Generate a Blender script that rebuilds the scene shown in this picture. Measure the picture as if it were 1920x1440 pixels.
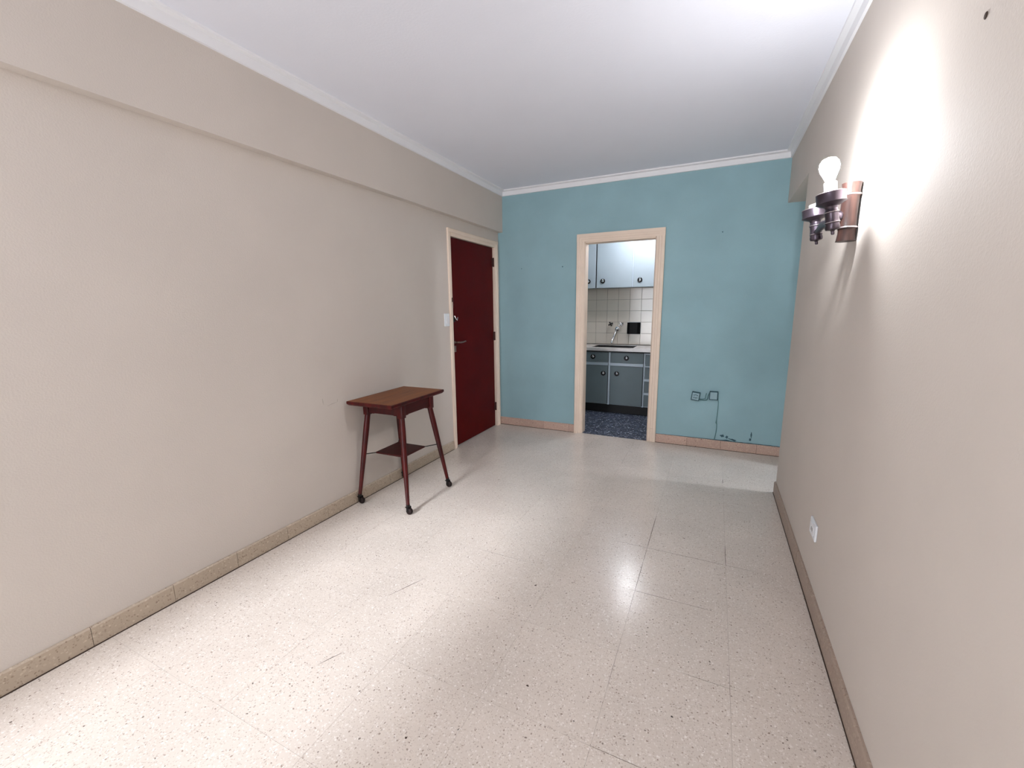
import bpy, bmesh, math, random
from mathutils import Vector, Matrix
random.seed(4)
PI = math.pi
for o in list(bpy.data.objects): bpy.data.objects.remove(o)
scene = bpy.context.scene
COL = scene.collection

# ------------------------------------------------------------------ camera
W, CEIL, REAR = 2.722, 2.608, -6.4
yaw, pitch, roll, F = 0.4449, 0.1777, -0.0103, 795.19
fw = Vector((-math.sin(yaw)*math.cos(pitch), math.cos(yaw)*math.cos(pitch), -math.sin(pitch)))
r0 = Vector((math.cos(yaw), math.sin(yaw), 0)); u0 = r0.cross(fw)
rr = r0*math.cos(roll)+u0*math.sin(roll); uu = -r0*math.sin(roll)+u0*math.cos(roll)
cd = bpy.data.cameras.new('camera'); cam = bpy.data.objects.new('camera', cd); COL.objects.link(cam)
m = Matrix((rr, uu, -fw)).transposed().to_4x4(); m.translation = Vector((2.2417, -4.3809, 1.3609))
cam.matrix_world = m
cd.sensor_width = 36; cd.lens = F/1920*36; cd.clip_start = 0.05; cd.clip_end = 100
scene.camera = cam

# ------------------------------------------------------------------ world, lights, exposure
scene.view_settings.view_transform = 'Standard'
scene.view_settings.look = 'None'
scene.view_settings.exposure = 0.37
scene.view_settings.gamma = 1.0
scene.view_settings.use_curve_mapping = False
scene.cycles.use_denoising = True
scene.cycles.max_bounces = 12
scene.cycles.diffuse_bounces = 9
world = bpy.data.worlds.new('sky'); scene.world = world; world.use_nodes = True
bg = world.node_tree.nodes['Background']
bg.inputs['Color'].default_value = (0.86, 0.92, 1.0, 1); bg.inputs['Strength'].default_value = 1.0

def aim(o, d): o.rotation_euler = Vector(d).to_track_quat('-Z', 'Y').to_euler()
sl = bpy.data.lights.new('sun', 'SUN'); sun = bpy.data.objects.new('sun', sl); COL.objects.link(sun)
sl.energy = 4.3; sl.angle = math.radians(7); sl.color = (0.92, 0.975, 1.07)
sun.location = (1, -9, 5); aim(sun, (0.05, 1.0, -0.44))

def area(name, loc, d, sx, sy, power, color=(1, 1, 1)):
    l = bpy.data.lights.new(name, 'AREA'); l.shape = 'RECTANGLE'; l.size = sx; l.size_y = sy
    l.energy = power; l.color = color
    o = bpy.data.objects.new(name, l); COL.objects.link(o); o.location = loc; aim(o, d); return o
# daylight through the balcony door in the wall behind the camera
area('balcony_daylight', (0.56, REAR-0.16, 1.1), (0.0, 1, -0.05), 1.05, 2.0, 52, (0.935, 0.975, 1.06))

# ------------------------------------------------------------------ materials
def lin(c):
    return tuple(((v/255)/12.92 if v/255 <= 0.04045 else ((v/255+0.055)/1.055)**2.4) for v in c)+(1,)
def mat(name, rgb, rough=0.6, metal=0.0, spec=0.5, noise=None, bump=None, emit=None):
    """rgb in sRGB 0-255; noise=(scale, amount) value variation; bump=(scale, strength)"""
    m = bpy.data.materials.new(name); m.use_nodes = True
    nt = m.node_tree; b = nt.nodes['Principled BSDF']; L = nt.links.new
    b.inputs['Base Color'].default_value = lin(rgb)
    b.inputs['Roughness'].default_value = rough; b.inputs['Metallic'].default_value = metal
    b.inputs['Specular IOR Level'].default_value = spec
    if noise or bump:
        g = nt.nodes.new('ShaderNodeNewGeometry')
    if noise:
        n = nt.nodes.new('ShaderNodeTexNoise'); n.inputs['Scale'].default_value = noise[0]; n.inputs['Detail'].default_value = 6
        L(g.outputs['Position'], n.inputs['Vector'])
        mr = nt.nodes.new('ShaderNodeMapRange')
        mr.inputs['From Min'].default_value = 0.3; mr.inputs['From Max'].default_value = 0.7
        mr.inputs['To Min'].default_value = 1-noise[1]; mr.inputs['To Max'].default_value = 1+noise[1]
        L(n.outputs['Fac'], mr.inputs['Value'])
        v = nt.nodes.new('ShaderNodeVectorMath'); v.operation = 'SCALE'
        v.inputs[0].default_value = lin(rgb)[:3]; L(mr.outputs['Result'], v.inputs['Scale'])
        L(v.outputs['Vector'], b.inputs['Base Color'])
    if bump:
        n = nt.nodes.new('ShaderNodeTexNoise'); n.inputs['Scale'].default_value = bump[0]; n.inputs['Detail'].default_value = 3
        L(g.outputs['Position'], n.inputs['Vector'])
        bp = nt.nodes.new('ShaderNodeBump'); bp.inputs['Strength'].default_value = bump[1]; bp.inputs['Distance'].default_value = 0.002
        L(n.outputs['Fac'], bp.inputs['Height']); L(bp.outputs['Normal'], b.inputs['Normal'])
    if emit:
        b.inputs['Emission Color'].default_value = (emit[0], emit[1], emit[2], 1); b.inputs['Emission Strength'].default_value = emit[3]
    return m

def terrazzo(name, base, chips, rough, scale=95, small=0.32, rand=0.05, dark=(60, 52, 45), darkp=0.02):
    """base colour with stone chips in several tones, all laid out in world space"""
    m = bpy.data.materials.new(name); m.use_nodes = True
    nt = m.node_tree; b = nt.nodes['Principled BSDF']; L = nt.links.new
    N = nt.nodes.new
    g = N('ShaderNodeNewGeometry')
    oi = N('ShaderNodeObjectInfo')
    warp = N('ShaderNodeTexNoise'); warp.inputs['Scale'].default_value = 60; L(g.outputs['Position'], warp.inputs['Vector'])
    wv = N('ShaderNodeVectorMath'); wv.operation = 'MULTIPLY_ADD'
    L(warp.outputs['Color'], wv.inputs[0]); wv.inputs[1].default_value = (0.012,)*3; L(g.outputs['Position'], wv.inputs[2])
    # large soft cloudiness
    cl = N('ShaderNodeTexNoise'); cl.inputs['Scale'].default_value = 3.0; cl.inputs['Detail'].default_value = 5
    L(g.outputs['Position'], cl.inputs['Vector'])
    cr = N('ShaderNodeMapRange'); cr.inputs['From Min'].default_value = 0.3; cr.inputs['From Max'].default_value = 0.7
    cr.inputs['To Min'].default_value = 0.94; cr.inputs['To Max'].default_value = 1.05; L(cl.outputs['Fac'], cr.inputs['Value'])
    col = N('ShaderNodeVectorMath'); col.operation = 'SCALE'; col.inputs[0].default_value = lin(base)[:3]
    L(cr.outputs['Result'], col.inputs['Scale'])
    prev = col.outputs['Vector']
    for k, (c, sc, th, p) in enumerate(chips):
        vo = N('ShaderNodeTexVoronoi'); vo.inputs['Scale'].default_value = sc
        of = N('ShaderNodeVectorMath'); of.operation = 'ADD'; of.inputs[1].default_value = (k*3.7, k*1.3, k*2.1)
        L(wv.outputs['Vector'], of.inputs[0]); L(of.outputs['Vector'], vo.inputs['Vector'])
        lt = N('ShaderNodeMath'); lt.operation = 'LESS_THAN'; L(vo.outputs['Distance'], lt.inputs[0]); lt.inputs[1].default_value = th
        sp = N('ShaderNodeSeparateColor'); L(vo.outputs['Color'], sp.inputs[0])
        l2 = N('ShaderNodeMath'); l2.operation = 'LESS_THAN'; L(sp.outputs[0], l2.inputs[0]); l2.inputs[1].default_value = p
        mu = N('ShaderNodeMath'); mu.operation = 'MULTIPLY'; L(lt.outputs[0], mu.inputs[0]); L(l2.outputs[0], mu.inputs[1])
        m2 = N('ShaderNodeMath'); m2.operation = 'MULTIPLY'; L(mu.outputs[0], m2.inputs[0]); L(sp.outputs[1], m2.inputs[1])
        mx = N('ShaderNodeMix'); mx.data_type = 'RGBA'; L(m2.outputs[0], mx.inputs['Factor'])
        L(prev, mx.inputs['A']); mx.inputs['B'].default_value = lin(c)
        prev = mx.outputs['Result']
    # slight tone difference from piece to piece
    rm = N('ShaderNodeMapRange'); L(oi.outputs['Random'], rm.inputs['Value'])
    rm.inputs['To Min'].default_value = 1-rand; rm.inputs['To Max'].default_value = 1+rand
    fin = N('ShaderNodeVectorMath'); fin.operation = 'SCALE'; L(prev, fin.inputs[0]); L(rm.outputs['Result'], fin.inputs['Scale'])
    L(fin.outputs['Vector'], b.inputs['Base Color'])
    b.inputs['Roughness'].default_value = rough
    rn = N('ShaderNodeTexNoise'); rn.inputs['Scale'].default_value = 9; L(g.outputs['Position'], rn.inputs['Vector'])
    rr2 = N('ShaderNodeMapRange'); rr2.inputs['To Min'].default_value = rough-0.06; rr2.inputs['To Max'].default_value = rough+0.1
    L(rn.outputs['Fac'], rr2.inputs['Value']); L(rr2.outputs['Result'], b.inputs['Roughness'])
    return m

M = {}
M['beige'] = mat('beige_wall_paint', (198, 189, 180), 0.8, spec=0.25, noise=(2.2, 0.025), bump=(160, 0.35))
M['blue'] = mat('blue_wall_paint', (143, 175, 182), 0.7, spec=0.3, noise=(3, 0.06), bump=(140, 0.5))
M['ceiling'] = mat('white_ceiling_paint', (226, 228, 236), 0.9, spec=0.1, noise=(2, 0.015), bump=(90, 0.3))
M['white'] = mat('white_gloss_paint', (226, 226, 228), 0.45)
M['cream'] = mat('cream_frame_paint', (226, 208, 190), 0.5, spec=0.3, noise=(6, 0.03))
M['red'] = mat('dark_red_door_paint', (74, 0, 1), 0.4, spec=0.09, noise=(4, 0.12), bump=(30, 0.08))
M['floor'] = terrazzo('cream_terrazzo', (207, 196, 185), [
    ((222, 214, 206), 150, 0.45, 0.45), ((180, 166, 154), 190, 0.42, 0.45),
    ((228, 221, 214), 80, 0.30, 0.16), ((146, 130, 118), 105, 0.30, 0.26), ((104, 92, 84), 70, 0.20, 0.13),
    ((40, 32, 30), 27, 0.085, 0.06)], 0.2, rand=0.02)
M['grout'] = mat('floor_grout', (182, 172, 162), 0.8)
M['dirt'] = mat('dark_joint_dirt', (58, 42, 32), 0.9)
M['skirt_right'] = terrazzo('brown_terrazzo_skirting', (156, 138, 124), [
    ((172, 154, 138), 90, 0.42, 0.5), ((128, 110, 96), 110, 0.38, 0.4), ((90, 76, 68), 40, 0.2, 0.12)], 0.5, rand=0.04)
M['skirt'] = terrazzo('beige_terrazzo_skirting', (178, 162, 143), [
    ((200, 186, 166), 90, 0.42, 0.5), ((140, 122, 104), 110, 0.38, 0.4), ((96, 82, 72), 40, 0.2, 0.12)], 0.4, rand=0.05)
M['skirt_back'] = terrazzo('rosy_terrazzo_skirting', (184, 156, 142), [
    ((206, 182, 160), 90, 0.42, 0.5), ((160, 122, 104), 110, 0.38, 0.4), ((96, 72, 62), 40, 0.2, 0.12)], 0.4, rand=0.06)
M['kfloor'] = terrazzo('dark_blue_terrazzo', (62, 68, 84), [
    ((214, 220, 234), 44, 0.42, 0.55), ((120, 132, 160), 60, 0.45, 0.6), ((10, 12, 18), 52, 0.45, 0.55)], 0.35, rand=0.05)
M['ktile'] = mat('glazed_cream_tile', (214, 203, 190), 0.15, noise=(5, 0.03))
M['kgrout'] = mat('tile_grout', (128, 118, 108), 0.9)
M['upper_lit'] = mat('lamplit_cabinet_paint', (160, 170, 176), 0.6, spec=0.25, noise=(5, 0.03))  # cabinet paint lightened: lamp light on the upper doors put into the colour
M['door_blue'] = mat('grey_blue_cabinet_paint', (112, 124, 128), 0.5, spec=0.3, noise=(5, 0.04))
M['rail_blue'] = mat('pale_cabinet_paint', (184, 196, 206), 0.4)
M['chrome'] = mat('chrome', (225, 225, 228), 0.12, 1.0)
M['blackmetal'] = mat('dark_metal', (26, 22, 22), 0.35, 0.6)
M['black'] = mat('black_plastic', (5, 5, 8), 0.5, spec=0.15)
M['black_kick_shade'] = mat('black_kick_and_shade', (14, 12, 14), 0.6)  # toe kick black, also for strips painted as shade in gaps and under worktop
M['marble'] = mat('pale_marble', (214, 206, 202), 0.2, noise=(14, 0.14))
M['steel'] = mat('dark_basin', (40, 38, 38), 0.35, 0.3)
M['plastic'] = mat('white_switch_plastic', (222, 226, 230), 0.35)
M['bluepl'] = mat('blue_painted_plastic', (140, 168, 176), 0.5)
M['bluedk'] = mat('grimy_blue_paint', (44, 78, 88), 0.7)
M['cable'] = mat('painted_cable', (74, 116, 116), 0.6)
M['bronze'] = mat('aged_pewter', (78, 70, 78), 0.32, 0.85)
M['bronze_edge'] = mat('rubbed_pewter_rim', (188, 178, 180), 0.3, 0.9)
M['porcelain'] = mat('white_lamp_sleeve', (236, 236, 236), 0.4)
M['bulb'] = mat('lit_bulb_glass', (255, 255, 255), 0.4, emit=(0.955, 0.985, 1.035, 430))
M['klamp'] = mat('lit_globe_glass', (255, 255, 255), 0.4, emit=(0.97, 0.98, 1.03, 88))
M['hlamp'] = mat('lit_hall_globe_glass', (255, 255, 255), 0.4, emit=(0.94, 0.97, 1.08, 500))
M['fill_globe'] = mat('fill_globe_glass', (255, 255, 255), 0.4, emit=(0.95, 0.975, 1.03, 42))  # glow of the added fill globe, lifts the room light
M['scuff'] = mat('grey_wall_scuff', (150, 140, 128), 0.9)
M['hinge'] = mat('painted_hinge', (70, 34, 28), 0.5, 0.3)
M['brass'] = mat('dull_nickel', (150, 130, 122), 0.35, 0.9)
M['rubber'] = mat('dark_caster', (28, 16, 14), 0.6, spec=0.2)
M['glass'] = mat('window_glass', (240, 245, 248), 0.02)
M['glass'].node_tree.nodes['Principled BSDF'].inputs['Transmission Weight'].default_value = 1.0

def wood(name, c1, c2, rough, sx=(4, 60, 60), coat=0.08):
    m = bpy.data.materials.new(name); m.use_nodes = True; nt = m.node_tree; b = nt.nodes['Principled BSDF']; L = nt.links.new
    tc = nt.nodes.new('ShaderNodeTexCoord'); mp = nt.nodes.new('ShaderNodeMapping'); mp.inputs['Scale'].default_value = sx
    n = nt.nodes.new('ShaderNodeTexNoise'); n.inputs['Scale'].default_value = 1.0; n.inputs['Detail'].default_value = 6
    L(tc.outputs['Object'], mp.inputs['Vector']); L(mp.outputs['Vector'], n.inputs['Vector'])
    r = nt.nodes.new('ShaderNodeValToRGB'); r.color_ramp.elements[0].position = 0.3; r.color_ramp.elements[1].position = 0.72
    r.color_ramp.elements[0].color = lin(c1); r.color_ramp.elements[1].color = lin(c2)
    L(n.outputs['Fac'], r.inputs['Fac']); L(r.outputs['Color'], b.inputs['Base Color'])
    b.inputs['Roughness'].default_value = rough; b.inputs['Specular IOR Level'].default_value = 0.25; b.inputs['Coat Weight'].default_value = coat; b.inputs['Coat Roughness'].default_value = 0.2
    return m
M['mahogany'] = wood('red_mahogany', (44, 4, 4), (80, 11, 9), 0.45, (30, 30, 5))
M['mahogany_dark'] = wood('dark_mahogany', (42, 5, 5), (66, 9, 8), 0.5, (30, 5, 30))
M['tabletop'] = wood('brown_veneer', (104, 56, 20), (134, 76, 30), 0.5, (50, 4, 50))
M['log'] = wood('turned_brown_wood', (34, 22, 20), (66, 44, 38), 0.4, (60, 60, 8))

# ------------------------------------------------------------------ mesh helpers
def link(name, bm, material, parent=None, smooth=None, recalc=True):
    if recalc: bmesh.ops.recalc_face_normals(bm, faces=bm.faces)
    me = bpy.data.meshes.new(name); bm.to_mesh(me); bm.free()
    if smooth is not None:
        me.shade_smooth()
        if smooth: me.set_sharp_from_angle(angle=math.radians(smooth))
    o = bpy.data.objects.new(name, me); COL.objects.link(o)
    if material: me.materials.append(material)
    if parent: o.parent = parent
    return o
def B(bm, x0, x1, y0, y1, z0, z1, bevel=0):
    vs = [bm.verts.new((x, y, z)) for x in (x0, x1) for y in (y0, y1) for z in (z0, z1)]
    fs = [bm.faces.new([vs[i] for i in q]) for q in ((0, 1, 3, 2), (4, 6, 7, 5), (0, 4, 5, 1), (2, 3, 7, 6), (0, 2, 6, 4), (1, 5, 7, 3))]
    if bevel:
        es = {e for f in fs for e in f.edges}
        bmesh.ops.recalc_face_normals(bm, faces=fs)
        bmesh.ops.bevel(bm, geom=list(es), offset=bevel, segments=2, affect='EDGES', profile=0.5)
    return bm
def box(name, dims, material, parent=None, bevel=0):
    bm = bmesh.new(); B(bm, *dims, bevel=bevel); return link(name, bm, material, parent)
def lathe(bm, prof, c=(0, 0, 0), axis='Z', seg=28, squash=1.0):
    """prof: (radius, height) pairs from bottom to top"""
    rings = []
    for (r, h) in prof:
        ring = []
        for k in range(seg):
            a = 2*PI*k/seg; p = (r*math.cos(a), r*math.sin(a)*squash, h)
            if axis == 'Y': p = (p[0], p[2], p[1])
            if axis == 'X': p = (p[2], p[0], p[1])
            ring.append(bm.verts.new((p[0]+c[0], p[1]+c[1], p[2]+c[2])))
        rings.append(ring)
    for a, b in zip(rings, rings[1:]):
        for k in range(seg):
            bm.faces.new((a[k], a[(k+1) % seg], b[(k+1) % seg], b[k]))
    bm.faces.new(rings[0]); bm.faces.new(rings[-1])
    return bm
def tube(bm, pts, radii, seg=12):
    pts = [Vector(p) for p in pts]
    if not hasattr(radii, '__len__'): radii = [radii]*len(pts)
    rings = []; up = None
    for i, p in enumerate(pts):
        t = (pts[min(i+1, len(pts)-1)]-pts[max(i-1, 0)]).normalized()
        if up is None: up = Vector((0, 0, 1)) if abs(t.z) < 0.9 else Vector((1, 0, 0))
        s = t.cross(up).normalized(); up = s.cross(t).normalized()
        rings.append([bm.verts.new(p+(s*math.cos(2*PI*k/seg)+up*math.sin(2*PI*k/seg))*radii[i]) for k in range(seg)])
    for a, b in zip(rings, rings[1:]):
        for k in range(seg): bm.faces.new((a[k], a[(k+1) % seg], b[(k+1) % seg], b[k]))
    bm.faces.new(rings[0]); bm.faces.new(rings[-1])
    return bm
def torus(bm, c, R, r, axis='Z', seg=28, sub=10):
    rings = []
    for i in range(seg):
        a = 2*PI*i/seg; ring = []
        for j in range(sub):
            b = 2*PI*j/sub; q = R+r*math.cos(b); h = r*math.sin(b)
            p = {'Z': (q*math.cos(a), q*math.sin(a), h), 'Y': (q*math.cos(a), h, q*math.sin(a)), 'X': (h, q*math.cos(a), q*math.sin(a))}[axis]
            ring.append(bm.verts.new((c[0]+p[0], c[1]+p[1], c[2]+p[2])))
        rings.append(ring)
    for i in range(seg):
        a, b = rings[i], rings[(i+1) % seg]
        for j in range(sub): bm.faces.new((a[j], b[j], b[(j+1) % sub], a[(j+1) % sub]))
    return bm
def ball(bm, c, r, seg=20):
    n = seg//2
    return lathe(bm, [(max(r*math.sin(PI*k/n), r*0.02), -r*math.cos(PI*k/n)) for k in range(n+1)], c, seg=seg)
def prism(bm, poly, axis, a, b):
    """extrude the 2-D polygon along an axis between a and b; poly pairs are the two other coordinates in order"""
    def P(u, v, t): return {'X': (t, u, v), 'Y': (u, t, v), 'Z': (u, v, t)}[axis]
    A = [bm.verts.new(P(u, v, a)) for u, v in poly]; C = [bm.verts.new(P(u, v, b)) for u, v in poly]
    n = len(poly); bm.faces.new(A); bm.faces.new(C)
    for k in range(n): bm.faces.new((A[k], A[(k+1) % n], C[(k+1) % n], C[k]))
    return bm
def copy_part(o, loc=None, parent=None):
    c = o.copy(); COL.objects.link(c)
    if loc is not None: c.location = loc
    if parent: c.parent = parent
    return c
def tag(o, label, cat, group=None):
    o['label'] = label; o['category'] = cat
    if group: o['group'] = group
    return o
def struct(o, label=None):
    o['kind'] = 'structure'
    if label: o['label'] = label
    return o
def thing(name, label, cat, loc=(0, 0, 0), rz=0, group=None):
    o = bpy.data.objects.new(name, None); COL.objects.link(o); o.location = loc; o.rotation_euler = (0, 0, rz)
    o.empty_display_size = 0.1
    return tag(o, label, cat, group)
def boxes(name, lst, material, parent=None, bevel=0):
    bm = bmesh.new()
    for d in lst: B(bm, *d, bevel=bevel)
    return link(name, bm, material, parent)

# ------------------------------------------------------------------ room shell
HX = 5.8   # far end of the side hall
BEAM = 0.056
KX0, KX1 = -0.15, 2.6   # kitchen room
# floor slab with its tiles
floor = struct(box('floor', (-0.15, HX+0.15, REAR-0.15, 0.0, -0.12, -0.0035), M['grout']), 'cream speckled terrazzo tile floor of the empty room')
gx = [0.0, 0.375, 0.775, 1.175, 1.575, 1.975, 2.377, 2.777, 3.177, 3.577, 3.977, 4.377, 4.777, 5.177, 5.577, HX]
gy = [0.0]+[-2.045+0.41*k for k in range(4, -11, -1)]+[REAR]
tile_mesh = {}
for i in range(len(gx)-1):
    for j in range(len(gy)-1):
        x0, x1, y1, y0 = gx[i], gx[i+1], gy[j], gy[j+1]
        if y1-y0 < 0.02: continue
        if x0 > 2.6 and (y1 < -0.95): continue
        x1c = W-0.002 if (x0 < W and x1 > W and y1 < -0.95) else x1
        sx, sy = x1c-x0, y1-y0
        key = (round(sx, 3), round(sy, 3))
        if key not in tile_mesh:
            bm = bmesh.new(); g = 0.0003
            z1 = 0.0
            for (a, b, c, d, z) in ((-sx/2+g, sx/2-g, -sy/2+g, sy/2-g, 0),):
                B(bm, a, b, c, d, -0.0034, 0)
            me = bpy.data.meshes.new('floor_tile'); bmesh.ops.recalc_face_normals(bm, faces=bm.faces); bm.to_mesh(me); bm.free()
            me.materials.append(M['floor']); tile_mesh[key] = me
        o = bpy.data.objects.new('floor_tile', tile_mesh[key]); COL.objects.link(o)
        o.location = (x0+sx/2, y0+sy/2, random.uniform(-0.0003, 0)); o.parent = floor
# the few joints that have opened and hold dark dirt
for (x0, y0, x1, y1, w) in ((1.975, -1.62, 1.975, -2.045, .0026), (1.975, -2.045, 1.975, -2.2, .0016), (1.975, -2.2, 1.975, -2.455, .0024), (1.975, -2.455, 1.975, -2.62, .0012),
                            (1.975, -2.045, 2.377, -2.045, .0022), (2.377, -2.045, 2.50, -2.045, .001), (2.377, -1.83, 2.377, -2.045, .0022),
                            (1.975, -2.455, 2.17, -2.455, .0022), (2.17, -2.455, 2.30, -2.455, .0011), (2.377, -0.79, 2.377, -0.87, .0035),
                            (1.80, -2.045, 1.975, -2.045, .001), (1.975, -2.8, 1.975, -3.05, .0011), (2.22, -2.865, 2.377, -2.865, .001), (1.97, -3.275, 2.15, -3.275, .001),
                            (1.13, -2.455, 1.40, -2.455, .0008), (2.377, -2.75, 2.377, -2.92, .001)):
    bm = bmesh.new(); n = 8; top = []
    for s in (-1, 1):
        row = []
        for k in range(n+1):
            t = k/n; ww = w*0.5*(math.sin(PI*min(1, max(0, t*0.94+0.03)))**0.35)*random.uniform(0.7, 1.15)
            x = x0+(x1-x0)*t; y = y0+(y1-y0)*t
            if x0 == x1: x += s*ww
            else: y += s*ww
            row.append(bm.verts.new((x, y, 0.0004)))
        top.append(row)
    for k in range(n): bm.faces.new((top[0][k], top[0][k+1], top[1][k+1], top[1][k]))
    link('dirty_joint', bm, M['dirt'], floor)
# scratches on the floor
for (a, b) in (((0.905, -2.985), (0.985, -2.80)), ((0.93, -3.42), (0.975, -3.33))):
    bm = bmesh.new(); tube(bm, [(a[0], a[1], 0.0002), ((a[0]+b[0])/2, (a[1]+b[1])/2+0.003, 0.0005), (b[0], b[1], 0.0002)], [0.0002, 0.0011, 0.0002], 6)
    link('scratch', bm, M['dirt'], floor)
# chips of dirt
for (x, y, r) in ((1.52, -2.62, .006), (1.71, -3.16, .006), (0.63, -2.75, .004), (1.43, -3.5, .005), (1.49, -2.6, .003), (1.62, -2.2, .004), (0.78, -2.52, .004),
                  (2.16, -0.42, .006), (1.0, -1.9, .004), (1.05, -2.1, .004), (1.25, -2.0, .004), (1.55, -1.5, .004), (2.16, -1.85, .005), (1.19, -2.42, .004), (1.69, -2.3, .004)):
    bm = bmesh.new(); n = 7
    bm.faces.new([bm.verts.new((x+r*random.uniform(.5, 1.1)*math.cos(2*PI*k/n), y+r*random.uniform(.4, .9)*math.sin(2*PI*k/n), 0.0005)) for k in range(n)])
    link('dark_chip', bm, M['dirt'], floor)

# walls
DY0, DY1, DZ = -0.965, -0.10, 2.012     # entry door opening in the left wall
struct(boxes('wall_left', [(-0.15, 0, REAR, DY0-0.02, 0, CEIL), (-0.15, 0, DY0-0.02, DY1+0.02, DZ+0.02, CEIL), (-0.15, 0, DY1+0.02, 0, 0, CEIL)], M['beige']),
       'long beige painted wall with the dark red door')
wl = bpy.data.objects['wall_left']
for (y0, z0, y1, z1) in ((-2.50, 0.76, -2.505, 0.80), (-2.47, 0.745, -2.39, 0.755), (-2.39, 0.755, -2.385, 0.775)):
    bm = bmesh.new(); tube(bm, [(0.0004, y0, z0), (0.0008, (y0+y1)/2, (z0+z1)/2+.002), (0.0004, y1, z1)], [0.0004, 0.001, 0.0004], 6); link('scuff', bm, M['scuff'], wl)
struct(box('trim_1', (0, BEAM, REAR, 0, 2.178, CEIL), M['beige']), 'shallow beige beam along the top of the long wall')
struct(box('wall_right', (W, W+0.16, REAR, -0.9045, 0, CEIL), M['beige']), 'beige wall carrying the twin candle sconce')
struct(box('trim_2', (W, W+0.3, -0.9045, 0, 2.2, CEIL), M['beige']), 'beige beam over the opening to the side hall')
OX0, OX1, OZ = 0.986, 1.691, 2.012
wb = struct(boxes('wall_back', [(-0.15, OX0-0.0, 0, 0.1, 0, CEIL), (OX0, OX1, 0, 0.1, OZ, CEIL), (OX1, HX+0.15, 0, 0.1, 0, CEIL)], M['blue']),
            'blue painted end wall with the kitchen doorway')
struct(boxes('wall_front', [(-0.15, 0.02, REAR-0.15, REAR, 0, CEIL), (0.02, 1.12, REAR-0.15, REAR, 2.12, CEIL), (1.12, W+0.16, REAR-0.15, REAR, 0, CEIL)], M['beige']))
struct(box('ceiling', (-0.15, W+0.3, REAR-0.15, 0.0, CEIL, CEIL+0.12), M['ceiling']), 'plain white ceiling of the empty room')
# side hall
struct(boxes('wall_hall', [(W+0.16, HX, -1.05, -0.9045, 0, 2.32), (HX, HX+0.15, -1.05, 0, 0, 2.32), (3.4, 3.5, -0.36, 0, 0, 2.32), (3.4, 3.5, -0.9045, -0.36, 2.03, 2.32)], M['beige']), 'beige walls of the side hall')
struct(box('ceiling_hall', (W+0.3, HX+0.15, -1.05, 0, 2.32, 2.44), M['ceiling']), 'low ceiling of the side hall')
# cornice
def crown(name, axis, a, b, f):
    prof = [(0, 2.55), (0.012, 2.552), (0.017, 2.592), (0.042, 2.598), (0.044, CEIL), (0, CEIL)]
    bm = bmesh.new(); prism(bm, [f(d, z) for d, z in prof], axis, a, b); return struct(link(name, bm, M['white']), None)
crown('trim_3', 'Y', REAR, 0, lambda d, z: (BEAM+d, z))['label'] = 'white cornice over the long beige wall'
crown('trim_4', 'Y', REAR, 0, lambda d, z: (W-d, z))['label'] = 'white cornice above the sconce wall'
crown('trim_5', 'X', BEAM, W, lambda d, z: (-d, z))['label'] = 'white cornice above the blue wall'

# skirting boards made of terrazzo pieces
SK = 0.012
def skirting(name, label, axis, joints, wallpos, sign, m, h=0.088):
    root = bpy.data.objects.new(name, None); COL.objects.link(root); struct(root, label)
    cache = {}
    for a, b in zip(joints, joints[1:]):
        L_ = abs(b-a); key = round(L_, 3)
        if key not in cache:
            bm = bmesh.new(); g = 0.0009
            prof = [(0, 0.002), (SK, 0.002), (SK, h-0.006), (SK-0.005, h), (0, h)]
            if axis == 'Y': prism(bm, [(sign*d, z) for d, z in prof], 'Y', -L_/2+g, L_/2-g)
            else: prism(bm, [(sign*d, z) for d, z in prof], 'X', -L_/2+g, L_/2-g)
            o = link('skirting_tile', bm, m, root); cache[key] = o
        else:
            o = copy_part(cache[key])
        mid = (a+b)/2
        o.location = (wallpos+random.uniform(-.0006, .0006), mid, 0) if axis == 'Y' else (mid, wallpos, 0)
    lo, hi = min(joints), max(joints)
    if axis == 'Y':
        box('dirt_line', (*sorted((wallpos, wallpos+sign*(SK+0.003))), lo, hi, -0.001, 0.0035), M['dirt'], root)
        boxes('joint_filler', [(*sorted((wallpos, wallpos+sign*(SK-0.003))), lo, hi, 0.0036, h-0.004)], M['dirt'], root)
    else:
        box('dirt_line', (lo, hi, *sorted((wallpos, wallpos+sign*(SK+0.003))), -0.001, 0.0035), M['dirt'], root)
        boxes('joint_filler', [(lo, hi, *sorted((wallpos, wallpos+sign*(SK-0.003))), 0.0036, h-0.004)], M['dirt'], root)
    return root
skirting('baseboard_left', 'beige terrazzo skirting under the long beige wall', 'Y', [REAR]+[-6.1295+0.2985*k for k in range(17)]+[-1.035], 0, 1, M['skirt'])
skirting('baseboard_right', 'brownish terrazzo skirting under the sconce wall', 'Y', [REAR]+[-6.1+0.3*k for k in range(18)]+[-0.9045], W, -1, M['skirt_right'])
b1 = skirting('baseboard_back', 'rosy terrazzo skirting under the blue wall, both sides of the doorway', 'X', [0.0, 0.25, 0.551, 0.85, 0.908], 0, -1, M['skirt_back'])
random.seed(9)
for a, b in ((1.768, 2.063), (2.063, 2.364), (2.364, 2.664), (2.664, 2.964), (2.964, 3.3)):
    bm = bmesh.new(); prism(bm, [(-d, z) for d, z in [(0, 0.002), (SK, 0.002), (SK, 0.082), (SK-0.005, 0.088), (0, 0.088)]], 'X', a+0.001, b-0.001)
    link('skirting_tile', bm, M['skirt_back'], b1)
box('dirt_line', (1.768, 3.3, -SK-0.003, 0, -0.001, 0.0035), M['dirt'], b1)
box('joint_filler', (1.768, 3.3, -SK+0.002, 0, 0.0036, 0.084), M['dirt'], b1)
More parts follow.
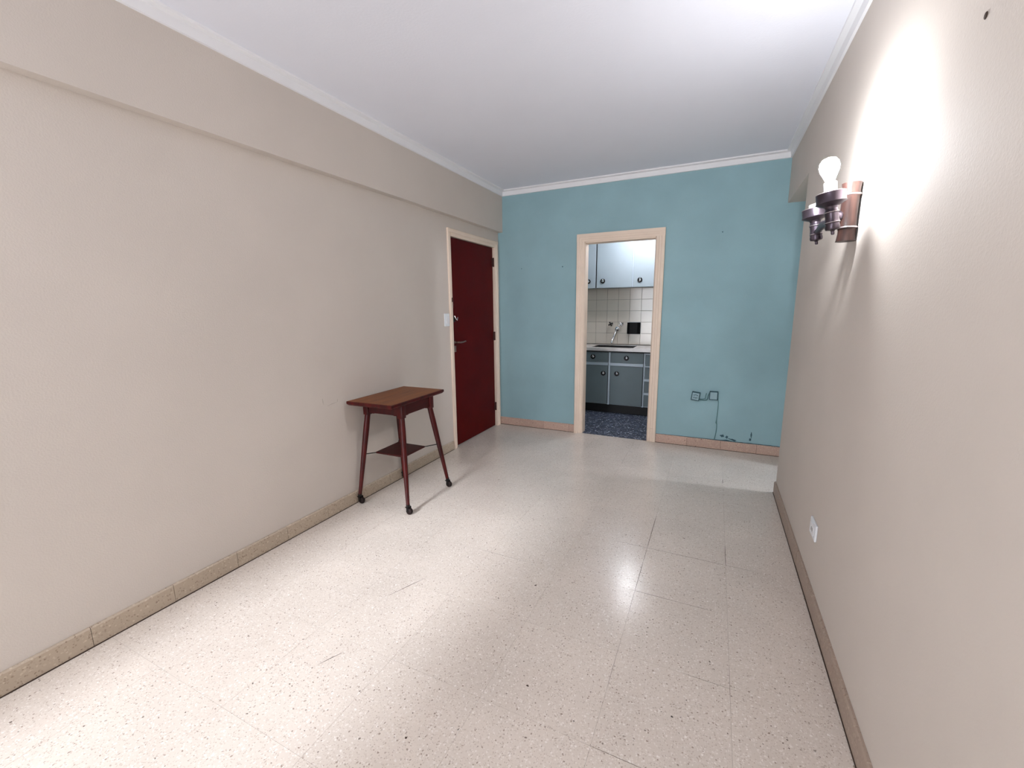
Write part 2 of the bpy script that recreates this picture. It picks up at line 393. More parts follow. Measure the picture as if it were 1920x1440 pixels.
# open dark crack between skirting and paint, ragged towards the corner
bm = bmesh.new(); n = 44; x0, x1 = 1.768, 2.9; lo = []; hi = []
for k in range(n+1):
    x = x0+(x1-x0)*k/n; h = 0.0025+0.003*min(1, k/18)+random.uniform(0, .003)*(1 if x > 2.3 else .4)
    if 2.36 < x < 2.46: h += 0.011*random.uniform(.3, 1)
    lo.append(bm.verts.new((x, -0.0016, 0.0875))); hi.append(bm.verts.new((x, -0.0016, 0.0875+h)))
for k in range(n): bm.faces.new((lo[k], lo[k+1], hi[k+1], hi[k]))
link('ragged_gap', bm, M['bluedk'], b1)
def blot(name, cx, cz, rx, rz_, m, parent, ang=0, y=-0.0012, n=14):
    bm = bmesh.new(); vs = []
    for k in range(n):
        a = 2*PI*k/n; q = random.uniform(.45, 1.1); u, v = rx*q*math.cos(a), rz_*q*math.sin(a)
        vs.append(bm.verts.new((cx+u*math.cos(ang)-v*math.sin(ang), y, cz+u*math.sin(ang)+v*math.cos(ang))))
    bm.faces.new(vs); return link(name, bm, m, parent)
blot('peeled_patch', 2.375, 0.138, 0.024, 0.020, M['bluedk'], wb)
blot('peeled_patch', 2.412, 0.13, 0.012, 0.018, M['bluedk'], wb)
blot('peeled_patch', 2.465, 0.108, 0.05, 0.009, M['bluedk'], wb, -0.25)
blot('peeled_patch', 2.612, 0.175, 0.008, 0.04, M['bluedk'], wb)
blot('peeled_patch', 2.607, 0.128, 0.012, 0.018, M['bluedk'], wb)
for x, z, r in ((0.284, 1.781, .0045), (0.755, 1.78, .006), (2.246, 2.007, .005)):
    bm = bmesh.new(); lathe(bm, [(r, 0), (r, 0.002), (r*.5, 0.003)], axis='Y', seg=10)
    for v in bm.verts: v.co = (v.co.x+x, -v.co.y-0.0005, v.co.z+z)
    link('nail_hole', bm, M['bluedk'], wb)
blot('dent', 0.758, 1.034, 0.014, 0.014, M['bluepl'], wb)

# ------------------------------------------------------------------ entry door in the left wall
door = bpy.data.objects.new('door_1', None); COL.objects.link(door); struct(door, 'dark red entry door in a cream frame on the long beige wall'); door.location = (0, (DY0+DY1)/2, 0)
Y_ = -(DY0+DY1)/2
leaf = box('door_leaf', (-0.062, -0.02, DY0+0.003+Y_, DY1-0.004+Y_, 0.004, DZ-0.004), M['red'], door, 0.002)
def frame_section(y_out, y_in):
    s = 1 if y_in > y_out else -1
    return [(-0.10, y_in), (0.006, y_in), (0.010, y_in-s*0.006), (0.010, y_in-s*0.026), (0.016, y_in-s*0.030), (0.016, y_out+s*0.004), (0.012, y_out), (0.0, y_out), (-0.0, y_out+s*0.03), (-0.10, y_out+s*0.03)]
bm = bmesh.new(); prism(bm, [(x, y+Y_) for x, y in frame_section(-1.018, DY0)], 'Z', 0.139, DZ+0.066); link('jamb', bm, M['cream'], door)
bm = bmesh.new(); prism(bm, [(x, y+Y_) for x, y in frame_section(-0.036, DY1)], 'Z', 0.139, DZ+0.066); link('jamb', bm, M['cream'], door)
bm = bmesh.new(); prism(bm, [(x+0.001 if x > 0 else x, y+Y_) for x, y in frame_section(-1.018, DY0)], 'Z', 0.0, 0.1375); link('plinth_block', bm, M['cream'], door)
bm = bmesh.new(); prism(bm, [(x+0.001 if x > 0 else x, y+Y_) for x, y in frame_section(-0.036, DY1)], 'Z', 0.0, 0.1375); link('plinth_block', bm, M['cream'], door)
bm = bmesh.new(); sec = [(-0.10, DZ), (0.006, DZ), (0.010, DZ+0.006), (0.010, DZ+0.030), (0.0165, DZ+0.034), (0.0165, DZ+0.062), (0.012, DZ+0.0665), (0, DZ+0.0665), (0, DZ+0.021), (-0.10, DZ+0.021)]
# head of the frame: section in x,z extruded along y
vsA = [bm.verts.new((x, (-1.018+Y_) if z > DZ+0.03 else (DY0+Y_-0.0), z)) for x, z in sec]; vsB = [bm.verts.new((x, (-0.036+Y_) if z > DZ+0.03 else (DY1+Y_), z)) for x, z in sec]
bm.faces.new(vsA); bm.faces.new(vsB)
for k in range(len(sec)): bm.faces.new((vsA[k], vsA[(k+1) % len(sec)], vsB[(k+1) % len(sec)], vsB[k]))
link('frame_head', bm, M['cream'], door)
for z in (1.855, 1.05, 0.235):
    bm = bmesh.new(); lathe(bm, [(0.007, -0.048), (0.008, -0.044), (0.008, 0.044), (0.007, 0.048)], (-0.008, DY1-0.004+Y_, z), seg=12)
    B(bm, -0.021, -0.014, DY1-0.03+Y_, DY1-0.004+Y_, z-0.045, z+0.045); link('hinge', bm, M['hinge'], door)
# lever handle, cylinder plate, upper lock and its chain
bm = bmesh.new(); lathe(bm, [(0.012, 0), (0.012, 0.008), (0.008, 0.012), (0.008, 0.045)], (-0.02, -0.915+Y_, 1.04), 'X', 14)
tube(bm, [(0.025, -0.915+Y_, 1.04), (0.027, -0.88+Y_, 1.036), (0.027, -0.83+Y_, 1.037), (0.024, -0.78+Y_, 1.042)], [0.008, 0.008, 0.007, 0.006], 10)
link('lever_handle', bm, M['brass'], door, 40)
box('cylinder_plate', (-0.02, -0.012, -0.928+Y_, -0.900+Y_, 0.945, 1.005), M['brass'], door, 0.003)
box('lock_case', (-0.02, 0.0, -0.955+Y_, -0.915+Y_, 1.235, 1.29), M['blackmetal'], door, 0.003)
bm = bmesh.new(); tube(bm, [(0.0, -0.935+Y_, 1.29), (0.01, -0.925+Y_, 1.262), (0.012, -0.91+Y_, 1.25), (0.006, -0.89+Y_, 1.275)], 0.006, 8); link('thumb_turn', bm, M['chrome'], door, 40)
bm = bmesh.new()
for k in range(12):
    z = 1.445-k*0.0125; torus(bm, (-0.010+0.004*math.sin(k*.5), -0.952+0.010*math.sin(k/11*PI)+Y_, z), 0.006, 0.0015, 'X' if k % 2 else 'Y', 10, 5)
link('door_chain', bm, M['brass'], door)
box('chain_keeper', (0.010, 0.018, -0.985+Y_, -0.970+Y_, 1.42, 1.46), M['hinge'], door, 0.002)

# ------------------------------------------------------------------ kitchen doorway frame
fr = bpy.data.objects.new('door_2', None); COL.objects.link(fr); struct(fr, 'cream stepped frame of the open kitchen doorway in the blue wall')
def ksec(xo, xi):
    s = 1 if xi > xo else -1
    return [(xi, 0.112), (xi, -0.008), (xi-s*0.004, -0.012), (xi-s*0.022, -0.012), (xi-s*0.026, -0.018), (xi-s*0.044, -0.018), (xi-s*0.048, -0.023), (xo+s*0.003, -0.023), (xo, -0.019), (xo, 0.0), (xi-s*0.012+s*0.012, 0.0), (xi-s*0.0005, 0.112)]
def ksec2(xo, xi):
    p = ksec(xo, xi)[:10]; s = 1 if xi > xo else -1
    return p+[(xi-s*0.001, 0.0005), (xi-s*0.001, 0.112)]
for xo, xi in ((0.911, OX0+0.001), (1.766, OX1-0.001)):
    s = 1 if xi > xo else -1
    poly = [(xi+s*0.012, 0.112), (xi+s*0.012, 0.004), (xi+s*0.004, -0.008), (xi-s*0.0, -0.012), (xi-s*0.020, -0.012), (xi-s*0.024, -0.018), (xi-s*0.044, -0.018), (xi-s*0.048, -0.023), (xo+s*0.003, -0.023), (xo, -0.019), (xo, -0.0005), (xi, -0.0005), (xi, 0.112)]
    bm = bmesh.new(); prism(bm, poly, 'Z', 0.139, OZ+0.001); link('jamb', bm, M['cream'], fr)
    bm = bmesh.new(); prism(bm, [(x-s*0.001 if abs(x-xo) < 0.01 else x, y-0.001 if y < -0.001 else y) for x, y in poly], 'Z', 0.0, 0.1375); link('plinth_block', bm, M['cream'], fr)
# head, mitred look: same steps in y,z
def head_poly(e): return None
bm = bmesh.new()
steps = [(0.0, -0.008, -0.0, 0.0), ]
zz = OZ
lst = [(OX0-0.0, OX1+0.0, -0.012, -0.0005, zz, zz+0.024), (OX0-0.024, OX1+0.024, -0.018, -0.0005, zz+0.024, zz+0.044), (OX0-0.046, OX1+0.046, -0.023, -0.0005, zz+0.044, zz+0.075)]
# side returns of the two outer steps down to the jambs
lst += [(OX0-0.046, OX0-0.024, -0.018, -0.0005, zz+0.001, zz+0.024), (OX1+0.024, OX1+0.046, -0.018, -0.0005, zz+0.001, zz+0.024),
        (0.911, OX0-0.046, -0.023, -0.0005, zz+0.001, zz+0.075), (OX1+0.046, 1.766, -0.023, -0.0005, zz+0.001, zz+0.075),
        (OX0-0.024, OX0, -0.012, -0.0005, zz+0.001, zz+0.024), (OX1, OX1+0.024, -0.012, -0.0005, zz+0.001, zz+0.024),
        (OX0-0.046, OX0-0.024, -0.018, -0.0005, zz+0.024, zz+0.044), (OX1+0.024, OX1+0.046, -0.018, -0.0005, zz+0.024, zz+0.044)]
for d in lst: B(bm, *d)
B(bm, OX0+0.013, OX1-0.013, -0.004, 0.112, zz-0.012, zz)
link('frame_head', bm, M['cream'], fr)

# ------------------------------------------------------------------ kitchen
KY, KC = 1.5, 2.5
kf = struct(box('floor_kitchen', (KX0, KX1, 0.0, KY+0.1, -0.12, -0.0005), M['kfloor']), 'dark blue speckled kitchen floor beyond the doorway')
struct(boxes('wall_kitchen_side', [(KX0-0.1, KX0, 0.1, KY+0.1, 0, KC), (KX1, KX1+0.1, 0.1, KY+0.1, 0, KC)], M['ktile']), 'pale side walls of the kitchen')
kw = struct(box('wall_kitchen', (KX0-0.1, KX1+0.1, KY+0.006, KY+0.1, 0, KC), M['kgrout']), 'cream tiled splashback wall of the kitchen')
struct(box('ceiling_kitchen', (KX0-0.1, KX1+0.1, 0.1, KY+0.1, KC, KC+0.1), M['ceiling']), 'kitchen ceiling')
bm = bmesh.new(); B(bm, -0.0739, 0.0739, 0, 0.0065, -0.0737, 0.0737, bevel=0.0015)
kt = link('wall_tile', bm, M['ktile'], kw, None)
first = True
for i in range(11):
    for j in range(5):
        o = kt if first else copy_part(kt); first = False
        o.location = (0.366+0.1505*i, KY+random.uniform(-.0004, .0004), 0.931+0.150*j)

base = thing('base_cabinet', 'grey-blue kitchen base cabinet with drawers over doors under the pale worktop', 'cabinet', (1.1, 1.24, 0))
def kb(name, x0, x1, y0, y1, z0, z1, m, parent=base, bevel=0, off=(1.1, 1.24, 0)):
    return box(name, (x0-off[0], x1-off[0], y0-off[1], y1-off[1], z0-off[2], z1-off[2]), m, parent, bevel)
boxes('carcass', [(0.15-1.1, 0.168-1.1, -0.238, 0.248, 0.118, 0.812), (2.182-1.1, 2.2-1.1, -0.238, 0.248, 0.118, 0.812), (0.168-1.1, 2.182-1.1, -0.238, 0.248, 0.118, 0.136), (0.168-1.1, 2.182-1.1, 0.236, 0.248, 0.136, 0.812), (0.168-1.1, 2.182-1.1, -0.238, -0.226, 0.136, 0.812)], M['rail_blue'], base)
kb('toe_kick', 0.17, 2.18, 1.05, 1.48, 0.001, 0.117, M['black_kick_shade'])
boxes('face_frame', [(0.15-1.1, 2.2-1.1, -0.256, -0.239, 0.797, 0.812), (0.15-1.1, 2.2-1.1, -0.256, -0.239, 0.627, 0.662),
                     (1.046-1.1, 1.070-1.1, -0.257, -0.239, 0.118, 0.797), (1.476-1.1, 1.494-1.1, -0.257, -0.239, 0.118, 0.797),
                     (1.494-1.1, 2.2-1.1, -0.256, -0.239, 0.45, 0.478), (1.494-1.1, 2.2-1.1, -0.256, -0.239, 0.278, 0.306)], M['rail_blue'], base)
for x in (1.0415, 1.4745): box('shadow_gap', (x-1.1, x+0.006-1.1, -0.2572, -0.256, .13, .797), M['black_kick_shade'], base)
def pull(parent, x, z, y):
    """round recessed chrome pull with a dark ring"""
    bm = bmesh.new(); torus(bm, (x, y-0.006, z), 0.0235, 0.0075, 'Y'); ring = link('ring_pull', bm, M['blackmetal'], parent, 60)
    bm = bmesh.new(); lathe(bm, [(0.018, 0), (0.018, 0.004), (0.010, 0.010)], axis='Y', seg=20)
    for v in bm.verts: v.co = (v.co.x+x, y-v.co.y, v.co.z+z)
    bm2 = bm; ball(bm2, (x, y-0.012, z+0.015), 0.0105, 14); link('pull_centre', bm2, M['chrome'], parent, 50)
fy = 0.982-1.24
def front(name, x0, x1, z0, z1, px, pz):
    d = kb(name, x0, x1, 0.982, 1.0, z0, z1, M['door_blue'], base, 0.003)
    if px is not None: pull(d, px-1.1, pz, fy)
front('drawer_front', 0.62, 1.041, 0.667, 0.795, 0.846, 0.733)
front('drawer_front', 1.074, 1.473, 0.665, 0.793, 1.270, 0.728)
front('cabinet_door', 0.62, 1.040, 0.124, 0.622, 0.985, 0.524)
front('cabinet_door', 1.074, 1.472, 0.124, 0.622, 1.156, 0.526)
for z0, z1 in ((0.64, 0.775), (0.484, 0.622), (0.31, 0.446), (0.13, 0.272)): front('drawer_front', 1.50, 1.78, z0, z1, 1.69, (z0+z1)/2)
front('cabinet_door', 0.20, 0.60, 0.124, 0.622, 0.30, 0.524); front('drawer_front', 0.20, 0.60, 0.667, 0.795, 0.40, 0.733)

wt = thing('worktop', 'pale marble kitchen worktop with a sunken sink basin', 'worktop', (1.1, 1.22, 0.812))
ox, oy, oz = 1.1, 1.22, 0.812
boxes('slab', [(0.15-ox, 0.80-ox, 0.945-oy, 1.494-oy, 0.002, 0.038), (1.33-ox, 2.2-ox, 0.945-oy, 1.494-oy, 0.002, 0.038),
               (0.80-ox, 1.33-ox, 0.945-oy, 1.06-oy, 0.002, 0.038), (0.80-ox, 1.33-ox, 1.44-oy, 1.494-oy, 0.002, 0.038)], M['marble'], wt)
boxes('sink_basin', [(0.795-ox, 0.805-ox, 1.055-oy, 1.445-oy, -0.16, 0.030), (1.325-ox, 1.335-ox, 1.055-oy, 1.445-oy, -0.16, 0.030),
                     (0.805-ox, 1.325-ox, 1.055-oy, 1.065-oy, -0.16, 0.030), (0.805-ox, 1.325-ox, 1.435-oy, 1.445-oy, -0.16, 0.030), (0.805-ox, 1.325-ox, 1.065-oy, 1.435-oy, -0.16, -0.152)], M['steel'], wt)
box('front_shadow_strip', (0.15-ox, 2.2-ox, 0.955-oy, 0.975-oy, -0.014, 0.002), M['black_kick_shade'], wt)

up = thing('wall_cabinet', 'grey-blue kitchen wall cabinet, doors coloured lighter as if lamplit, with round pulls above the tiles', 'cabinet', (1.0, 1.35, 1.605))
def ku(name, x0, x1, y0, y1, z0, z1, m, parent=up, bevel=0): return box(name, (x0-1.0, x1-1.0, y0-1.35, y1-1.35, z0-1.605, z1-1.605), m, parent, bevel)
ku('body', 0.15, 1.9, 1.222, 1.492, 1.607, 2.42, M['rail_blue'])
for x0, x1, px in ((0.36, 0.797, 0.703), (0.812, 1.262, 0.894), (1.274, 1.72, 1.359)):
    d = ku('cabinet_door', x0, x1, 1.2, 1.22, 1.602, 2.155 if x0 < .5 else 2.40, M['upper_lit'], up, 0.003)
    pull(d, px-1.0, 1.688-1.605, 1.2-1.35)
ku('shadow_gap', 0.7975, 0.8115, 1.2195, 1.2225, 1.607, 2.40, M['black_kick_shade'])
ku('stile', 1.263, 1.273, 1.203, 1.2225, 1.607, 2.40, M['rail_blue'])

# taps, spout, black box on the tiles
tp = thing('kitchen_tap', 'chrome wall tap with two cross handles and a long spout over the sink', 'tap', (1.03, KY, 1.06))
def hx(x): return x-1.03
for x in (0.958, 1.10):
    bm = bmesh.new()
    lathe(bm, [(0.022, 0), (0.020, 0.006), (0.011, 0.012), (0.010, 0.04), (0.014, 0.043), (0.014, 0.055), (0.008, 0.06)], axis='Y', seg=16)
    for v in bm.verts: v.co = (v.co.x+hx(x), -v.co.y, v.co.z+0.07)
    t = link('valve', bm, M['chrome'], tp, 50)
    bm = bmesh.new()
    for a in (0.5, 0.5+PI/2):
        dx, dz = 0.032*math.cos(a), 0.032*math.sin(a)
        tube(bm, [(hx(x)-dx, -0.058, 0.07-dz), (hx(x), -0.058, 0.07), (hx(x)+dx, -0.058, 0.07+dz)], [0.009, 0.006, 0.009], 8)
    link('cross_handle', bm, M['chrome'] if x > 1 else M['blackmetal'], t, 50)
bm = bmesh.new(); lathe(bm, [(0.03, 0), (0.028, 0.008), (0.017, 0.012), (0.017, 0.035), (0.021, 0.037), (0.021, 0.05), (0.01, 0.055)], axis='Y', seg=18)
for v in bm.verts: v.co = (v.co.x+0.008, -v.co.y, v.co.z+0.005)
link('spout_body', bm, M['chrome'], tp, 50)
bm = bmesh.new(); tube(bm, [(0.008, -0.045, 0.0), (0.004, -0.062, -0.012), (-0.002, -0.085, -0.05), (-0.012, -0.13, -0.10), (-0.02, -0.175, -0.145), (-0.024, -0.19, -0.175)], [0.011, 0.011, 0.0095, 0.009, 0.009, 0.010], 12)
link('spout', bm, M['chrome'], tp, 50)
bb = thing('wall_box', 'black box fixed to the kitchen tiles beside the tap', 'box', (1.262, KY, 1.0))
bm = bmesh.new(); prism(bm, [(-0.084, 0), (0.084, 0), (0.084, -0.045), (0.05, -0.062), (-0.05, -0.062), (-0.084, -0.045)], 'Z', 0, 0.152); link('body', bm, M['black'], bb)
box('back_plate', (-0.088, 0.088, -0.004, 0.0, -0.004, 0.156), M['plastic'], bb, 0.001)

# kitchen ceiling lamp (above the doorway head, mirrored in the floor)
kl = thing('globe_lamp', 'lit white globe lamp under the kitchen ceiling', 'lamp', (1.43, 0.757, 2.235))
bm = bmesh.new(); ball(bm, (0, 0, 0), 0.075, 24); link('globe', bm, M['klamp'], kl, 60)
bm = bmesh.new(); lathe(bm, [(0.03, 0.07), (0.03, 0.10), (0.012, 0.11), (0.012, 0.20), (0.05, 0.25), (0.05, 0.264)], seg=20); link('ceiling_stem', bm, M['blackmetal'], kl, 40)
hl = thing('globe_lamp', 'lit white globe lamp under the side hall ceiling', 'lamp', (5.2, -0.62, 2.1))
bm = bmesh.new(); ball(bm, (0, 0, 0), 0.07, 24); link('globe', bm, M['hlamp'], hl, 60)
bm = bmesh.new(); lathe(bm, [(0.03, 0.065), (0.03, 0.09), (0.012, 0.10), (0.012, 0.20), (0.05, 0.205), (0.05, 0.219)], seg=20); link('ceiling_stem', bm, M['blackmetal'], hl, 40)

# ------------------------------------------------------------------ unseen fill lamp added behind the viewer, shaped as a ceiling globe
rl = thing('globe_lamp', 'unseen white globe fill lamp added under the main room ceiling behind the viewer', 'lamp', (1.5, -5.3, 2.33))
bm = bmesh.new(); ball(bm, (0, 0, 0), 0.11, 24); link('globe', bm, M['fill_globe'], rl, 60)
bm = bmesh.new(); lathe(bm, [(0.03, 0.105), (0.03, 0.13), (0.012, 0.14), (0.012, 0.25), (0.05, 0.26), (0.05, 0.278)], seg=20); link('ceiling_stem', bm, M['blackmetal'], rl, 40)

# ------------------------------------------------------------------ side table
TX, TY = 0.225, -2.04
tb = thing('side_table', 'small red-brown wooden side table with splayed legs on casters against the beige wall', 'table', (TX, TY, 0), math.radians(1.2))
def chamfer_slab(bm, hx_, hy, z0, z1, c, cx=0, cy=0):
    secs = [(hx_-c, hy-c, z0), (hx_, hy, z0+c*1.1), (hx_, hy, z1-0.002), (hx_-0.002, hy-0.002, z1)]
    rings = [[bm.verts.new((cx+sx*a, cy+sy*b, z)) for sx, sy in ((-1, -1), (1, -1), (1, 1), (-1, 1))] for a, b, z in secs]
    for r1, r2 in zip(rings, rings[1:]):
        for k in range(4): bm.faces.new((r1[k], r1[(k+1) % 4], r2[(k+1) % 4], r2[k]))
    bm.faces.new(rings[0]); bm.faces.new(rings[-1]); return bm
bm = bmesh.new(); chamfer_slab(bm, 0.19, 0.303, 0.724, 0.752, 0.010, -0.012, 0.008)
top = link('table_top', bm, M['mahogany'], tb)
bm = bmesh.new(); B(bm, -0.012-0.184, -0.012+0.184, 0.008-0.297, 0.008+0.297, 0.7515, 0.7528); link('veneer_panel', bm, M['tabletop'], top)
boxes('apron', [(-0.14, 0.14, -0.172, -0.152, 0.652, 0.724), (-0.14, 0.14, 0.152, 0.172, 0.652, 0.724),
                (-0.157, -0.137, -0.152, 0.152, 0.652, 0.724), (0.137, 0.157, -0.152, 0.152, 0.652, 0.724)], M['mahogany_dark'], tb)
for sx, sy in ((-1, -1), (1, -1), (1, 1), (-1, 1)):
    # corner block with small ears, then the turned splayed leg
    bm = bmesh.new()
    cx, cy = sx*0.148, sy*0.162
    B(bm, cx-0.021, cx+0.021, cy-0.021, cy+0.021, 0.636, 0.7235, bevel=0.003)
    B(bm, cx-sx*0.050-0.012, cx-sx*0.050+0.032*0+0.03*0+0.012+0.0, cy-0.008, cy+0.008, 0.648, 0.66)
    B(bm, cx-0.008, cx+0.008, cy-sy*0.050-0.012, cy-sy*0.050+0.012, 0.648, 0.66)
    tp0 = Vector((cx, cy, 0.642)); bt = Vector((sx*0.21+0.018, sy*0.243-0.005, 0.060))
    n = 12; pts = [tp0.lerp(bt, k/n) for k in range(n+1)]
    rad = [0.0195-0.0*k if k < 2 else 0.0205-0.0085*((k-2)/(n-2))**1.25 for k in range(n+1)]
    tube(bm, pts, rad, 18)
    leg = link('leg', bm, M['mahogany'], tb, 35)
    bm = bmesh.new(); ang = {(-1, -1): 0.2, (1, -1): -0.5, (1, 1): -0.3, (-1, 1): 0.4}[(sx, sy)]
    dx, dy = 0.014*math.cos(ang), 0.014*math.sin(ang)
    lathe(bm, [(0.013, 0.050), (0.0135, 0.070)], (bt.x, bt.y, 0), seg=14)
    B(bm, bt.x-0.009+dx*.4, bt.x+0.009+dx*.4, bt.y-0.016, bt.y-0.013, 0.020, 0.052); B(bm, bt.x-0.009+dx*.4, bt.x+0.009+dx*.4, bt.y+0.013, bt.y+0.016, 0.020, 0.052)
    B(bm, bt.x-0.012, bt.x+0.012, bt.y-0.016, bt.y+0.016, 0.049, 0.055)
    cs = link('caster', bm, M['blackmetal'], leg, 30)
    bm = bmesh.new(); lathe(bm, [(0.015, -0.0125), (0.021, -0.010), (0.0235, -0.004), (0.0235, 0.004), (0.021, 0.010), (0.015, 0.0125)], axis='Y', seg=22)
    for v in bm.verts: v.co += Vector((bt.x+dx, bt.y+dy*0.3, 0.0236))
    wh = link('caster_wheel', bm, M['rubber'], tb, 40)
bm = bmesh.new(); B(bm, -0.122, 0.128, -0.138, 0.106, 0.345, 0.357, bevel=0.002); link('shelf', bm, M['mahogany_dark'], tb)
for (sx, sy), (ex, ey) in (((-.118, -.134), (-.183, -.208)), ((.124, -.134), (.186, -.208)), ((.124, .102), (.186, .2)), ((-.118, .102), (-.183, .2))):
    bm = bmesh.new(); tube(bm, [(sx, sy, 0.351), (ex, ey, 0.351)], 0.0035, 8); link('shelf_rod', bm, M['blackmetal'], tb)

# ------------------------------------------------------------------ wall sconce
SX, SY = W, -2.215
sc_ = thing('wall_sconce', 'brown wood and pewter wall sconce with two candle cups, one bulb lit', 'lamp', (SX, SY, 1.6))
bm = bmesh.new(); R0 = 0.030
prof = [(R0*1.12, 0.008), (R0*1.06, 0.014), (R0*0.98, 0.036), (R0*0.97, 0.050), (R0*1.03, 0.056), (R0*1.03, 0.063), (R0*0.96, 0.069), (R0*0.95, 0.11), (R0*0.97, 0.172), (R0*1.05, 0.178), (R0*1.05, 0.186), (R0*0.98, 0.191), (R0*1.0, 0.205), (R0*1.1, 0.226)]
LX = -R0*1.13
lathe(bm, prof, (LX, 0, 0), seg=30); link('wood_post', bm, M['log'], sc_, 40)
for z in (0.0595, 0.182):
    bm = bmesh.new(); torus(bm, (LX, 0, z), R0*1.03, 0.0035); link('metal_band', bm, M['bronze_edge'], sc_, 60)
AX = -0.112
bm = bmesh.new(); ball(bm, (LX-R0-0.004, 0, 0.103), 0.024, 20)
tube(bm, [(LX-R0-0.006, 0, 0.102), (LX-R0-0.02, 0, 0.092), (AX, 0, 0.080)], [0.018, 0.015, 0.012], 16)
link('ball_joint', bm, M['bronze'], sc_, 60)
bm = bmesh.new(); tube(bm, [(AX, -0.14, 0.070), (AX, -0.10, 0.068), (AX, -0.06, 0.074), (AX, 0, 0.080), (AX, 0.06, 0.074), (AX, 0.10, 0.068), (AX, 0.14, 0.070)], [0.012, 0.011, 0.013, 0.015, 0.013, 0.011, 0.012], 14)
link('cross_arm', bm, M['bronze'], sc_, 60)
def lean(bm, y):
    # the cups lean away from the wall; pivot at the arm
    R = Matrix.Rotation(math.radians(-8), 4, 'Y'); P = Vector((0, 0, 0.07))
    for v in bm.verts: v.co = R @ (v.co-P) + P + Vector((AX, y, 0))
    return bm
for s in (-1, 1):
    y = s*0.145
    bm = bmesh.new()
    lathe(bm, [(0.004, 0.018), (0.006, 0.022), (0.0055, 0.030), (0.008, 0.034), (0.0215, 0.037), (0.024, 0.044), (0.022, 0.058), (0.0245, 0.062), (0.0225, 0.067), (0.021, 0.08), (0.0215, 0.096), (0.0245, 0.099), (0.0215, 0.103), (0.019, 0.112), (0.022, 0.120), (0.044, 0.130), (0.049, 0.134), (0.0465, 0.138), (0.0465, 0.168), (0.045, 0.1695), (0.043, 0.166), (0.041, 0.146), (0.018, 0.144)], seg=36)
    cup = link('candle_cup', lean(bm, y), M['bronze'], sc_, 35)
    for z, r in ((0.0625, 0.0235), (0.0995, 0.0235), (0.1685, 0.0457)):
        bm = bmesh.new(); torus(bm, (0, 0, z), r, 0.0014, seg=36, sub=8); link('rim', lean(bm, y), M['bronze_edge'], cup, 60)
    bm = bmesh.new(); hgt = 0.188 if s > 0 else 0.207
    lathe(bm, [(0.021, 0.1445), (0.021, hgt-0.002), (0.019, hgt), (0.012, hgt)], seg=24); link('candle_sleeve', lean(bm, y), M['porcelain'], cup, 40)
bm = bmesh.new()
lathe(bm, [(0.0135, 0.2075), (0.015, 0.215), (0.022, 0.232), (0.029, 0.247), (0.0315, 0.262), (0.029, 0.277), (0.020, 0.289), (0.004, 0.2945)], seg=28)
link('light_bulb', lean(bm, -0.145), M['bulb'], sc_, 60)

# ------------------------------------------------------------------ switches, outlets, cable
sw = thing('light_switch', 'white switch plate on the beige wall beside the red door', 'switch', (0, -1.068, 1.257))
box('plate', (0.0, 0.009, -0.040, 0.040, -0.058, 0.058), M['plastic'], sw, 0.003)
box('rocker', (0.009, 0.013, -0.024, -0.002, -0.034, 0.034), M['white'], sw, 0.001)
box('rocker', (0.009, 0.013, 0.002, 0.024, -0.034, 0.034), M['white'], sw, 0.001)
ol = thing('wall_outlet', 'white outlet plate low on the sconce wall', 'outlet', (W, -2.137, 0.338))
box('plate', (-0.009, 0.0, -0.062, 0.052, -0.040, 0.038), M['plastic'], ol, 0.003)
box('socket_insert', (-0.0115, -0.009, -0.034, 0.026, -0.024, 0.022), M['white'], ol, 0.001)
boxes('slot', [(-0.0125, -0.0115, -0.014, -0.010, -0.012, 0.004), (-0.0125, -0.0115, 0.004, 0.008, -0.012, 0.004)], M['blackmetal'], ol)
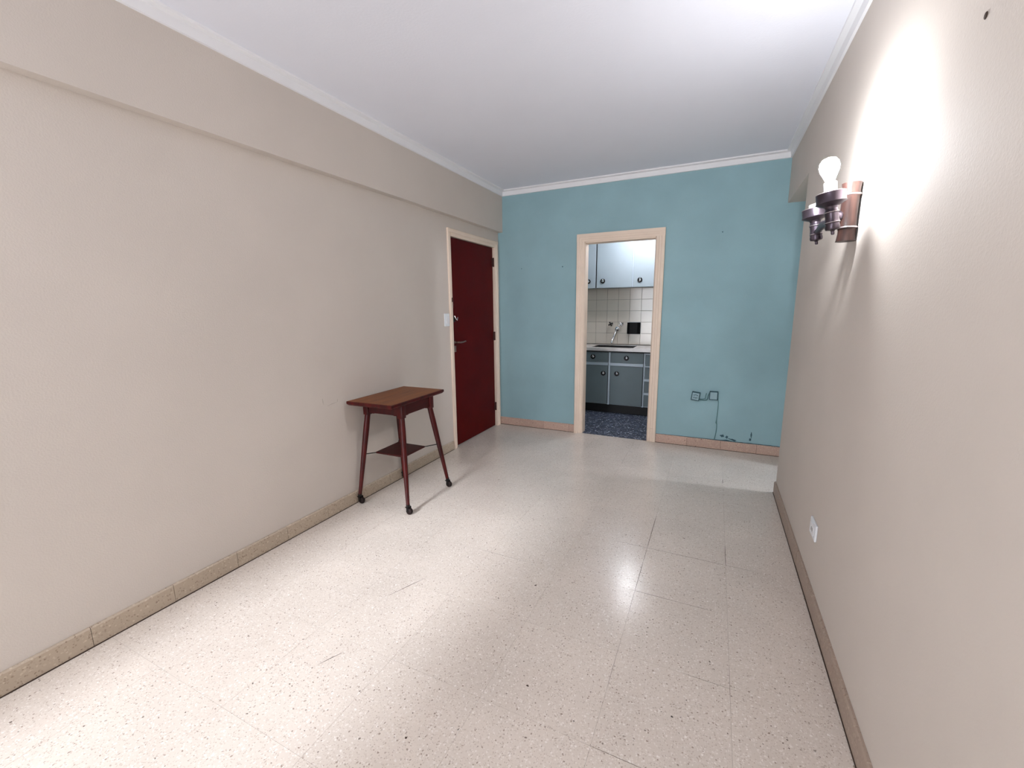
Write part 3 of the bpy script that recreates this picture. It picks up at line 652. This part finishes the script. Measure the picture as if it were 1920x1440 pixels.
def blue_outlet(x, z, ang, label, slots):
    t = thing('wall_outlet', label, 'outlet', (x, 0, z), 0, None); t.rotation_euler = (0, ang, 0)
    box('backbox', (-0.037, 0.037, -0.030, 0.0, -0.041, 0.041), M['bluedk'], t, 0.003)
    box('cover', (-0.030, 0.030, -0.036, -0.030, -0.033, 0.034), M['bluepl'], t, 0.002)
    if slots:
        bm = bmesh.new()
        for dx, dz in ((-.014, .012), (0, .016), (.014, .012), (-.012, -.012), (.002, -.014), (.014, -.012)): B(bm, dx-.004, dx+.004, -.0372, -.036, dz-.005, dz+.005)
        link('slot', bm, M['bluedk'], t)
    else:
        box('blank_rocker', (-0.009, 0.009, -0.038, -0.036, -0.022, 0.022), M['bluepl'], t, 0.001)
    return t
blue_outlet(2.117, 0.507, 0.12, 'tilted blue-painted double socket on the blue wall, nearer the kitchen doorway', True)
blue_outlet(2.273, 0.524, 0.0, 'squarer blue-painted box on the blue wall with a cable hanging below', False)
bm = bmesh.new(); tube(bm, [(2.15, -0.006, 0.472), (2.19, -0.007, 0.470), (2.215, -0.007, 0.474), (2.224, -0.008, 0.49), (2.226, -0.01, 0.52), (2.24, -0.012, 0.555)], 0.004, 8)
tube(bm, [(2.15, -0.006, 0.48), (2.18, -0.007, 0.481), (2.202, -0.007, 0.488), (2.206, -0.008, 0.52), (2.21, -0.008, 0.54)], 0.003, 8)
c1 = link('outlet_cable', bm, M['cable'], None, 50); tag(c1, 'short looped cables joining the two blue-painted sockets', 'cable')
bm = bmesh.new(); pts = [(2.31, -0.006, 0.50), (2.318, -0.005, 0.46), (2.318, -0.005, 0.40), (2.316, -0.005, 0.34), (2.313, -0.005, 0.29), (2.311, -0.006, 0.262), (2.318, -0.005, 0.245), (2.320, -0.005, 0.21), (2.317, -0.005, 0.17), (2.312, -0.005, 0.13), (2.306, -0.006, 0.09)]
tube(bm, pts, [0.0022, 0.0022, 0.003, 0.003, 0.003, 0.0055, 0.003, 0.003, 0.003, 0.003, 0.004], 8)
c2 = link('hanging_cable', bm, M['cable'], None, 50); tag(c2, 'thin paint-covered cable running down the blue wall to the skirting', 'cable')
# empty screw hole high on the sconce wall and rubbed marks
bm = bmesh.new(); lathe(bm, [(0.007, 0), (0.006, 0.0015), (0.003, 0.002)], axis='X', seg=10)
for v in bm.verts: v.co = Vector((W-0.0004-v.co.x, -3.009+v.co.y*1.0, 1.967+v.co.z*1.1))
nh = link('wall_plug', bm, M['dirt'], None); tag(nh, 'dark empty screw hole high on the sconce wall', 'screw hole')
